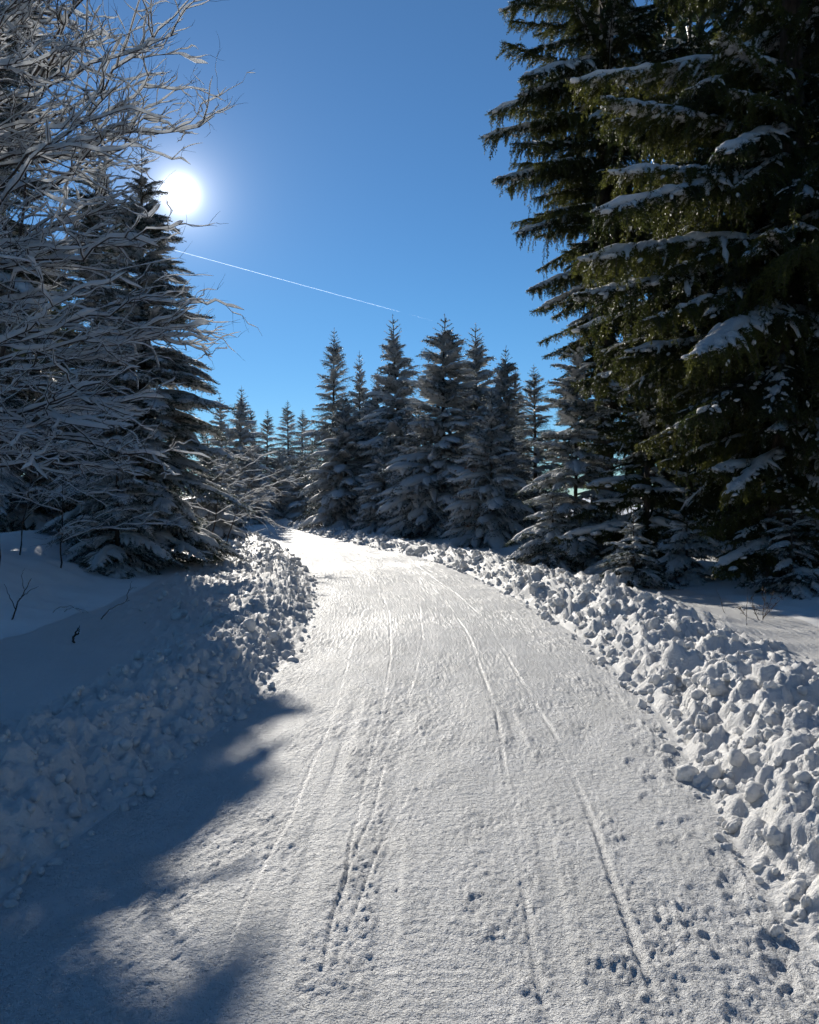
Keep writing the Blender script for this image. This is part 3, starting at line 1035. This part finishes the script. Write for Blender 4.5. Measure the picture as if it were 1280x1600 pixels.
# ---- the spruces on the left
near_spruce('spruce heavy with snow on the left, right below the sun', -4.95, 15.2, 7.3, 2.3, 0.12, 'young',
            (0.8, 0.2), 0.15, 0.22, 7, 0.85, 0.5, 21, 'tall spruces on the left of the road')
near_spruce('tall shaded spruce behind the bare frosted tree at the left edge', -9.0, 17.6, 16, 2.8, 0.2, 'young',
            (0.45, 0.4), 0.3, 0.40, 6, 0.7, 0.5, 22, 'tall spruces on the left of the road')
near_spruce('middling shaded spruce between the two big left spruces, behind the frosted branches', -7.05, 18.6, 8.6, 2.1, 0.12, 'young',
            (0.6, 0.3), 0.2, 0.30, 6, 0.7, 0.5, 24, 'tall spruces on the left of the road')
near_spruce('low spreading spruce with snow fans, at the foot of the left one below the sun', -4.7, 13.2, 2.3, 1.2, 0.04, 'young',
            (0.8, 0.2), 0.1, 0.24, 6, 0.7, 0.3, 23, 'tall spruces on the left of the road')

# ---- spruces round the bend
for lab, px, row, d, var, w in (
    ('tallest and darkest spruce of the bend, standing at the left of its group', 522, 533, 42, 3, 1.0),
    ('snowy spruce at the left end of the bend group, boughs down to the bank', 540, 640, 37, 2, 1.1),
    ('thin pointed spruce top just right of the tallest dark one', 562, 570, 41, 1, 0.8),
    ('second narrow spruce top right of the tallest dark one', 588, 598, 39, 4, 1.0),
    ('slim spruce with a long bare tip in the middle of the bend group', 630, 520, 37, 4, 0.95),
    ('broad dark spruce with big snow cushions in the middle of the bend group', 690, 517, 29.5, 0, 1.15),
    ('spruce with a bare spire behind the broad dark one', 745, 530, 36, 4, 1.0),
    ('dark pointed spruce right of the bare spire, above the brown beech', 785, 563, 33, 0, 0.85),
    ('narrow spruce top just left of the tall dark old spruce', 808, 588, 35, 1, 0.9),
    ('whitish young spruce beside the brown leaved beech', 768, 640, 24.5, 2, 1.0),
    ('small round snowy spruce low between the bend trees', 600, 690, 33.5, 2, 1.1),
    ('snowy spruce in front of the slim one, bent with snow', 648, 665, 31.5, 2, 1.0),
    ('dark spruce half hidden behind the slender young one', 836, 585, 27, 3, 1.1),
    ('whitish spruce between the broad dark one and the beech', 728, 655, 30, 4, 0.95),
):
    far_spruce(lab, px, row, d, var, w)
for lab, px, row, d, var, w in (
    ('leftmost far spruce, just clear of the big left spruce', 348, 632, 52, 1, 1.0),
    ('far spruce with a bare tip left of the road gap', 373, 622, 50, 4, 1.0),
    ('far dark spruce in the gap, nearer the left trees', 398, 645, 58, 3, 0.9),
    ('far dark spruce beside its twin over the road end', 414, 650, 56, 3, 1.0),
    ('distant black spruce in the gap, the taller of the farthest two', 452, 636, 76, 3, 1.0),
    ('distant black spruce in the gap, the shorter of the farthest two', 472, 648, 78, 3, 0.95),
    ('rounded snow white spruce at the end of the road', 478, 715, 52, 2, 1.2),
    ('snowy spruce at the end of the road, left of the rounded one', 440, 712, 55, 2, 1.2),
    ('low snow laden spruce peeping out right beside the big left spruce', 322, 705, 27, 2, 1.15),
    ('snowy spruce behind the arching shrub on the left', 352, 700, 36, 4, 1.1),
    ('low snowy spruce at the far left roadside', 392, 720, 47, 2, 1.1),
):
    far_spruce(lab, px, row, d, var, w, 'far spruces in the gap')

# ---- woods that read as one mass behind everything
C, S = Build(), Build()
lowG = []
for k in range(3):
    c_, s_ = Build(), Build()
    h, R0 = 10.0, 2.0
    r = np.random.default_rng(300 + k)
    tube(c_, np.array([[0, 0, -0.3], [0, 0, 5], [0, 0, 10.0]]), np.array([0.16, 0.09, 0.01]), 5, 1)
    for z, a_, Lb, pitch in layout(h, R0, 0.5, 0.62, r, 0.75, 0.5, 6):
        n = max(6, int(Lb * 12))
        t = r.random(n)
        sd = r.uniform(-0.32, 0.32, n) * Lb * (1 - 0.5 * t)
        p = np.stack([Lb * t, sd, -0.25 * Lb * t ** 2 - 0.1 * np.abs(sd)], 1)
        d = nrm(np.stack([np.ones(n), np.sign(sd) * 0.8, -0.5 + r.normal(0, 0.3, n)], 1))
        q = Build(); needles(q, p, d, np.full(n, 0.2), 2, 0.34, 0.12, r)
        c_.merge(q, Matrix.Translation((0, 0, z)) @ Euler((0, -pitch, a_)).to_matrix().to_4x4())
        if r.random() < 0.6:
            q = Build(); tp = np.linspace(0.1, 1, 5)
            snow_strip(q, np.stack([Lb * tp, 0 * tp, -0.25 * Lb * tp ** 2 + 0.03], 1), 0.16 * np.sin(tp * 2.9) + 0.01, 0.07 * np.sin(tp * 2.9) + 0.005, ring=SNOW_RING5)
            s_.merge(q, Matrix.Translation((0, 0, z)) @ Euler((0, -pitch, a_)).to_matrix().to_4x4())
    lowG.append((c_, s_))


def wood(name, label, spots):
    c, s = Build(), Build()
    for x, y, h in spots:
        k = rng.integers(3)
        M = Matrix.Translation((x, y, gz(x, y) if y < 150 else 0)) @ Euler((0, 0, rng.uniform(0, 6.28))).to_matrix().to_4x4() @ Matrix.Diagonal((min(h / 10, 1.3) * rng.uniform(0.8, 1.05),) * 2 + (h / 10, 1))
        c.merge(lowG[k][0], M); s.merge(lowG[k][1], M)
    o = obj(name, c.mesh(name, [M_DARK, M_BARK])); o['kind'] = 'stuff'
    tag(o, label, 'forest')
    q = obj('snow', s.mesh('snow', [M_LOAD]), o); q['kind'] = 'stuff'


spots = []
for k in range(34):
    spots.append((rng.uniform(7.5, 24), rng.uniform(20, 42), rng.uniform(11, 17)))
spots += [(7.6, 22.5, 17), (9.2, 21, 18), (10.6, 23, 18), (8.3, 26.5, 18), (11.3, 20, 17), (9.9, 28, 19), (12.2, 25, 18), (9.6, 16.2, 15), (8.6, 20.5, 7)]
wood('spruce_forest', 'dark spruce wood closing the view behind the old trees on the right', [p for p in spots if p[0] / p[1] > 0.30])
spots = [(rng.uniform(-26, -8.0), rng.uniform(17, 44), 0) for k in range(44)]
spots = [(x, y, 3.0 + 0.21 * y + rng.uniform(-0.8, 0.8)) for x, y, h in spots]
wood('spruce_forest', 'dark spruce wood behind the bare frosted tree on the left', [p for p in spots if p[0] / p[1] < -0.33 and p[0] < float(XL(p[1])) - 3.5])
spots = [(rng.uniform(-60, 55), rng.uniform(88, 125), rng.uniform(7, 8.6)) for k in range(48)]
wood('spruce_forest', 'far line of spruces closing the end of the road', spots)


# unseen spruces added behind the camera, blocking sky light to darken the shadows
spots = [(sd * rng.uniform(4.5, 16) - (2.0 if sd < 0 else 0), rng.uniform(-30, -6), rng.uniform(7, 12)) for sd in (-1, 1) for k in range(13)]
spots += [(rng.uniform(-13, -7), rng.uniform(-3, 4), rng.uniform(7, 10)) for k in range(4)] + [(rng.uniform(8.5, 15), rng.uniform(-3, 8), rng.uniform(8, 13)) for k in range(6)]
wood('spruce_forest', 'unseen spruce wood added behind the viewer to shut out sky light', spots)

# ------------------------------------------------------------------ bare trees laden with rime and snow
def bend(p0, d0, L, n, r, lift=0.0, jitter=0.12):
    """A branch polyline starting at p0 along d0; lift > 0 turns it up, < 0 lets it sag."""
    P = [np.array(p0, float)]; d = np.array(d0, float); d /= np.linalg.norm(d)
    for i in range(n - 1):
        k = d + r.normal(0, jitter, 3) * np.array([1, 1, 0.8])
        P.append(P[-1] + k / np.linalg.norm(k) * L / (n - 1))
        d = d + np.array([0, 0, lift / (n - 1)]) + r.normal(0, jitter * 0.5, 3) * np.array([1, 1, 0.6]) / (n - 1) ** 0.5
        d /= np.linalg.norm(d)
    return np.array(P)


def twig_snow(S, P, rad, r, thick, cover):
    n = len(P)
    m = max(n, int(np.linalg.norm(np.diff(P, axis=0), axis=1).sum() / 0.055))
    Q = resample(P, m)
    T = nrm(np.gradient(Q, axis=0))
    flat = np.clip(1.15 - np.abs(T[:, 2]) ** 1.5 * 1.1, 0.1, 1)
    s = np.arange(m) * 0.055
    nz = noise(s * 2.4 + r.uniform(0, 90), 0.7, 111) + 0.6 * noise(s * 8 + r.uniform(0, 90), 0.7, 112)
    on = smooth(-0.5, -0.32, nz + (cover - 0.5) * 1.4)
    tip = np.minimum(1, np.arange(m)[::-1] / 1.6 + 0.04)
    w = (rad * 0.95 + thick * 0.36) * flat * on * tip * (1 + 0.3 * nz)
    h = (rad * 0.4 + thick) * flat * on * tip * (1 + 0.55 * nz)
    snow_strip(S, Q, np.maximum(w, 4e-4), np.maximum(h, 4e-4), lift=rad * 0.55, ring=TWIG_RING)


TWIG_RING = np.array([(1, 0.1), (0.55, 0.9), (-0.55, 0.9), (-1, 0.1), (0, -0.12)])


def limb(p0, d0, L, r, rad, lift, thick=0.022, nsub=9, ntw=4, cover=0.8):
    G, S = Build(), Build()
    P = bend(p0, d0, L, 11, r, lift, 0.22)
    tube(G, P, np.linspace(rad, rad * 0.25, 11), 5, 0)
    twig_snow(S, P, rad * 0.7, r, thick * 1.25, cover)
    for k in range(nsub):
        t = r.uniform(0.15, 0.97)
        i = min(int(t * 10), 9)
        d = P[i + 1] - P[i]; d /= np.linalg.norm(d)
        c = P[i] + (P[i + 1] - P[i]) * (t * 10 - i)
        side = np.cross(d, (0, 0, 1.0)); side /= np.linalg.norm(side) + 1e-6
        dd = d * 1.0 + side * r.choice([-1, 1]) * r.uniform(0.45, 1.4) + np.array([0, 0, r.normal(0.15, 0.4)])
        l = L * r.uniform(0.3, 0.62) * (1.1 - 0.5 * t)
        Q = bend(c, dd, l, 8, r, lift * 0.8 + r.normal(0, 0.2), 0.26)
        rr = rad * 0.46
        tube(G, Q, np.linspace(rr, rr * 0.3, 8), 4, 0)
        twig_snow(S, Q, rr * 0.8, r, thick, cover)
        for q in range(ntw):
            t2 = r.uniform(0.2, 1.0); j = min(int(t2 * 7), 6)
            d2 = Q[j + 1] - Q[j]; d2 /= np.linalg.norm(d2)
            s2 = np.cross(d2, (0, 0, 1.0)); s2 /= np.linalg.norm(s2) + 1e-6
            e = d2 + s2 * r.choice([-1, 1]) * r.uniform(0.4, 1.5) + np.array([0, 0, r.normal(0.25, 0.5)])
            W = bend(Q[j], e, l * r.uniform(0.25, 0.7), 6, r, lift * 0.5, 0.3)
            tube(G, W, np.linspace(rr * 0.5, 0.0012, 6), 3, 0)
            twig_snow(S, W, rr * 0.4, r, thick * 0.42, cover - 0.15)
            for z_ in range(2):          # fine dark twiglets that hold no snow
                e2 = nrm((W[-1] - W[0]) + r.normal(0, 0.5, 3) * np.linalg.norm(W[-1] - W[0]) + np.array([0, 0, 0.08]))
                tube(G, bend(W[r.integers(1, 6)], e2, r.uniform(0.08, 0.28), 4, r, 0.1, 0.15), np.linspace(0.0028, 0.001, 4), 3, 0)
    return G, S


def bare_tree(name, label, cat, base, stems, r, group=None):
    """stems: list of (dx, dy, height, lean vector, limbs), limbs drawn from a chooser."""
    root = thing(name, label, cat, base, group)
    for (dx, dy, h, lean, rad, zs, choose) in stems:
        P = bend((dx, dy, -0.3), (lean[0], lean[1], 1.0), h, 14, r, 0.0, 0.10)
        B_ = Build(); tube(B_, P, np.linspace(rad, rad * 0.18, 14), 7, 0)
        st = obj('trunk', B_.mesh('trunk', [M_TWIG]), root)
        Sx = Build(); twig_snow(Sx, P, rad * 0.5, r, 0.012, 0.35)
        obj('snow', Sx.mesh('snow', [M_RIME]), st)
        for z in zs:
            i = np.searchsorted(P[:, 2], z)
            if i >= len(P): continue
            a_, L, pit, lift, rd, thick, nsub, ntw, cover = choose(z)
            G, S = limb(P[i], (math.cos(a_) * math.cos(pit), math.sin(a_) * math.cos(pit), math.sin(pit)), L, r, rd, lift, thick, nsub, ntw, cover)
            b_ = obj('branch', G.mesh('branch', [M_TWIG]), root)
            obj('snow', S.mesh('snow', [M_RIME]), b_)
    return root


rb = np.random.default_rng(55)


def choose_main(z):
    k = z / 8.0
    a_ = rb.normal(-0.15, 0.75)                       # most limbs reach out over the road
    L = rb.uniform(1.7, 3.1) * (1.0 - 0.22 * k)
    pit = R(8 + 36 * k + rb.normal(0, 8))
    lift = -0.42 + 0.75 * k + rb.normal(0, 0.1)
    return a_, L, pit, lift, rb.uniform(0.013, 0.021), rb.uniform(0.024, 0.042), 8, 4, 0.84


bx, by = -4.95, 9.4
bare_tree('bare_tree', 'leafless tree on the left whose arching branches all carry thick ridges of snow', 'bare tree', (bx, by, gz(bx, by)), [
    (0.0, 0.0, 8.2, (0.01, -0.02), 0.05, rb.uniform(0.9, 7.8, 26), choose_main),
    (-0.35, -0.8, 7.6, (0.02, -0.03), 0.05, rb.uniform(0.9, 7.2, 21), choose_main),
    (-0.15, 0.7, 7.2, (0.02, 0.05), 0.04, rb.uniform(0.8, 6.8, 19), choose_main),
    (-0.8, 0.5, 8.6, (-0.03, 0.02), 0.05, rb.uniform(2.0, 8.2, 10), choose_main),
], rb)


def choose_shrub(z):
    a_ = rb.normal(-0.2, 1.0)
    return a_, rb.uniform(0.9, 1.8), R(rb.uniform(10, 45)), rb.uniform(-0.9, -0.3), rb.uniform(0.006, 0.010), 0.017, 7, 3, 0.85


x, y = -5.1, 20.5
bare_tree('bare_shrub', 'leafless shrub arching toward the road with snow coated twigs, beyond the left spruce', 'shrub', (x, y, gz(x, y)), [
    (0, 0, 2.6, (0.25, -0.05), 0.022, rb.uniform(0.4, 2.5, 9), choose_shrub),
    (0.3, 0.4, 2.2, (0.35, 0.1), 0.02, rb.uniform(0.4, 2.1, 8), choose_shrub),
], rb)
x, y = -4.4, 11.6
bare_tree('bare_shrub', 'tangle of thin snowy stems low under the left trees', 'shrub', (x, y, gz(x, y)), [
    (-0.6, 0, 1.9, (0.1, -0.1), 0.016, rb.uniform(0.2, 1.8, 7), choose_shrub),
    (-1.4, 0.5, 2.1, (0.1, 0), 0.016, rb.uniform(0.2, 2.0, 7), choose_shrub),
    (-2.2, -0.3, 2.0, (0.2, 0), 0.016, rb.uniform(0.2, 1.9, 6), choose_shrub),
], rb)

# ------------------------------------------------------------------ small plants sticking out of the snow
def stalk(name, label, cat, base_px, d, curves, mat, group=None, snow=0.0, tufts=0):
    """curves: polylines in the picture plane, as (sideways, up, depth) metres from the base."""
    p = pix(base_px[0], base_px[1], d)
    z = gz(p.x, p.y)
    root = thing(name, label, cat, (p.x, p.y, z), group)
    r = np.random.default_rng(int(base_px[0]))
    for k, (pts, rad) in enumerate(curves):
        Q = resample(np.array([(a, c, b_) for a, b_, c in pts], float), 14)
        Q[1:-1] += r.normal(0, 0.004, (12, 3))
        b = Build(); tube(b, Q, np.linspace(rad, rad * 0.35, 14), 5, 0)
        st = obj('stem' if k == 0 else 'twig', b.mesh('stem', [mat]), root)
        if snow > 0:
            S = Build(); twig_snow(S, Q, rad * 0.7, r, snow, 0.55); obj('snow', S.mesh('snow', [M_LOAD]), st)
        if tufts:
            b = Build()
            n = tufts
            t_ = r.integers(5, 14, n)
            D = nrm(np.stack([r.normal(0, 1, n), r.normal(0, 1, n), r.uniform(0.1, 1, n)], 1))
            needles(b, Q[t_], D, np.full(n, 0.05), 4, 0.035, 0.008, r)
            obj('seed_head', b.mesh('seed_head', [mat]), st)
    return root


stalk('bare_sapling', 'thin dark leaning sapling rising from the snow at the left edge', 'sapling', (14, 897), 8.2,
      [([(0, -0.1, 0), (0.06, 0.12, 0), (0.20, 0.42, 0.05)], 0.010), ([(0.10, 0.22, 0), (0.22, 0.30, -0.05), (0.34, 0.36, -0.1)], 0.005), ([(0.06, 0.12, 0), (0.0, 0.26, 0), (-0.1, 0.36, 0.1)], 0.005), ([(0.15, 0.32, 0), (0.10, 0.44, 0.05), (0.11, 0.52, 0.1)], 0.004)], M_TWIG)
stalk('bent_twig', 'slender forked twig bent over the shaded snow on the left', 'twig', (152, 935), 8.6,
      [([(0, -0.05, 0), (0.12, 0.10, 0), (0.30, 0.19, 0), (0.34, 0.20, 0)], 0.007), ([(0.30, 0.19, 0), (0.33, 0.30, 0), (0.36, 0.40, 0.02)], 0.005), ([(0.33, 0.30, 0), (0.37, 0.33, 0), (0.42, 0.33, 0)], 0.003)], M_TWIG, snow=0.004)
stalk('broken_stub', 'short dark broken stub poking out of the snow on the left', 'stub', (112, 955), 7.4,
      [([(0, -0.06, 0), (0.02, 0.05, 0), (0.055, 0.13, 0.01)], 0.016), ([(0.03, 0.07, 0), (0.06, 0.08, 0.0), (0.07, 0.15, 0)], 0.009)], M_TWIG)
stalk('bent_twig', 'low arching grass stems half buried in the shaded snow on the left', 'twig', (75, 908), 8.8,
      [([(0, -0.04, 0), (0.10, 0.06, 0), (0.25, 0.08, 0), (0.38, 0.0, 0)], 0.004), ([(0.05, -0.04, 0.1), (0.2, 0.05, 0.1), (0.36, 0.02, 0.1), (0.42, -0.04, 0.1)], 0.004)], M_TWIG, snow=0.008)
stalk('dry_weed', 'brown withered weed clump on the shaded snow at the right edge', 'weed', (1192, 985), 9.4,
      [([(0, -0.05, 0), (0.01, 0.15, 0), (0.03, 0.36, 0)], 0.006), ([(0.03, -0.05, 0.1), (0.10, 0.12, 0.1), (0.16, 0.30, 0.1)], 0.005), ([(-0.04, -0.05, -0.05), (-0.10, 0.1, 0), (-0.13, 0.26, 0)], 0.005), ([(0.06, -0.05, 0.2), (0.2, 0.12, 0.2), (0.31, 0.22, 0.2)], 0.005), ([(-0.06, -0.05, 0.2), (-0.16, 0.08, 0.2), (-0.22, 0.12, 0.2)], 0.005)], M_WEED, tufts=14)
stalk('dry_weed', 'single tall pale grass stalk standing beside the brown weed clump', 'weed', (1167, 990), 9.0,
      [([(0, -0.05, 0), (0.0, 0.2, 0), (0.01, 0.44, 0)], 0.004)], M_WEED)
stalk('dry_weed', 'thin dark curved stalk in the shade left of the weed clump', 'weed', (1133, 975), 9.8,
      [([(0, -0.05, 0), (-0.05, 0.16, 0), (-0.11, 0.30, 0)], 0.004)], M_WEED)

# ---- the young beech that kept its brown leaves
x, y = pix(737, 850, 25).x, 24.6
bt = thing('young_beech', 'young beech keeping its withered brown leaves, below the bend spruces', 'beech', (x, y, gz(x, y)))
r = np.random.default_rng(404)
for k in range(4):
    a_ = r.uniform(0, 6.28)
    P = bend((r.normal(0, 0.15), r.normal(0, 0.15), -0.1), (0.22 * math.cos(a_), 0.22 * math.sin(a_), 1), r.uniform(1.9, 3.0), 12, r, 0, 0.12)
    b = Build(); tube(b, P, np.linspace(0.02, 0.005, 12), 5, 0)
    st = obj('trunk', b.mesh('trunk', [M_TWIG]), bt)
    bl, S = Build(), Build()
    for q in range(16):
        i = r.integers(3, 11); a2 = r.uniform(0, 6.28)
        Q = bend(P[i], (math.cos(a2), math.sin(a2), r.uniform(0, 0.7)), r.uniform(0.25, 0.7), 6, r, -0.2, 0.15)
        tube(bl, Q, np.linspace(0.006, 0.002, 6), 3, 1)
        twig_snow(S, Q, 0.004, r, 0.018, 0.7)
        for w_ in range(9):
            c = Q[r.integers(1, 6)] + r.normal(0, 0.025, 3)
            u1 = nrm(r.normal(size=3)); u2 = nrm(np.cross(u1, r.normal(size=3)))
            ll = r.uniform(0.05, 0.085)
            fold = np.cross(u1, u2) * 0.008
            bl.add([c, c + u1 * ll * 0.45 + u2 * ll * 0.3 + fold, c + u1 * ll, c + u1 * ll * 0.45 - u2 * ll * 0.3 + fold], [(0, 1, 2), (0, 2, 3)], 0, False)
    c = obj('foliage', bl.mesh('foliage', [M_LEAF, M_TWIG]), bt); c['kind'] = 'stuff'
    obj('snow', S.mesh('snow', [M_LOAD]), st)

# ------------------------------------------------------------------ the contrail
pa, pb = pix(270, 390, 5000), pix(690, 505, 6500)
n = 90
t = np.linspace(0, 1, n)
P = np.array(pa)[None] * (1 - t)[:, None] + np.array(pb)[None] * t[:, None]
b = Build()
wv = 1.35 * (1 - 0.55 * t) * (1 + 0.2 * noise(t * 40, 0.5, 201)) * np.minimum(1, (1.02 - t) * 3.2) * np.where(t > 0.8, smooth(-0.35, 0.1, noise(t * 45, 0.2, 202)), 1) + 0.02
tube(b, P, wv, 8, 0)
m_, n_, l_, o_ = new_mat('contrail_ice')
df = n_.new('ShaderNodeBsdfDiffuse'); df.inputs[0].default_value = (0.42, 0.42, 0.42, 1)
tl = n_.new('ShaderNodeBsdfTranslucent'); tl.inputs[0].default_value = (0.42, 0.42, 0.42, 1)
mx_ = n_.new('ShaderNodeMixShader'); mx_.inputs[0].default_value = 0.5
l_.new(df.outputs[0], mx_.inputs[1]); l_.new(tl.outputs[0], mx_.inputs[2])
tp_ = n_.new('ShaderNodeBsdfTransparent'); ad_ = n_.new('ShaderNodeAddShader')   # thin ice cloud: sky shows through
l_.new(tp_.outputs[0], ad_.inputs[0]); l_.new(mx_.outputs[0], ad_.inputs[1]); l_.new(ad_.outputs[0], o_.inputs['Surface'])
tag(obj('contrail', b.mesh('contrail', [m_])), 'thin white vapour trail slanting down across the blue sky', 'contrail')
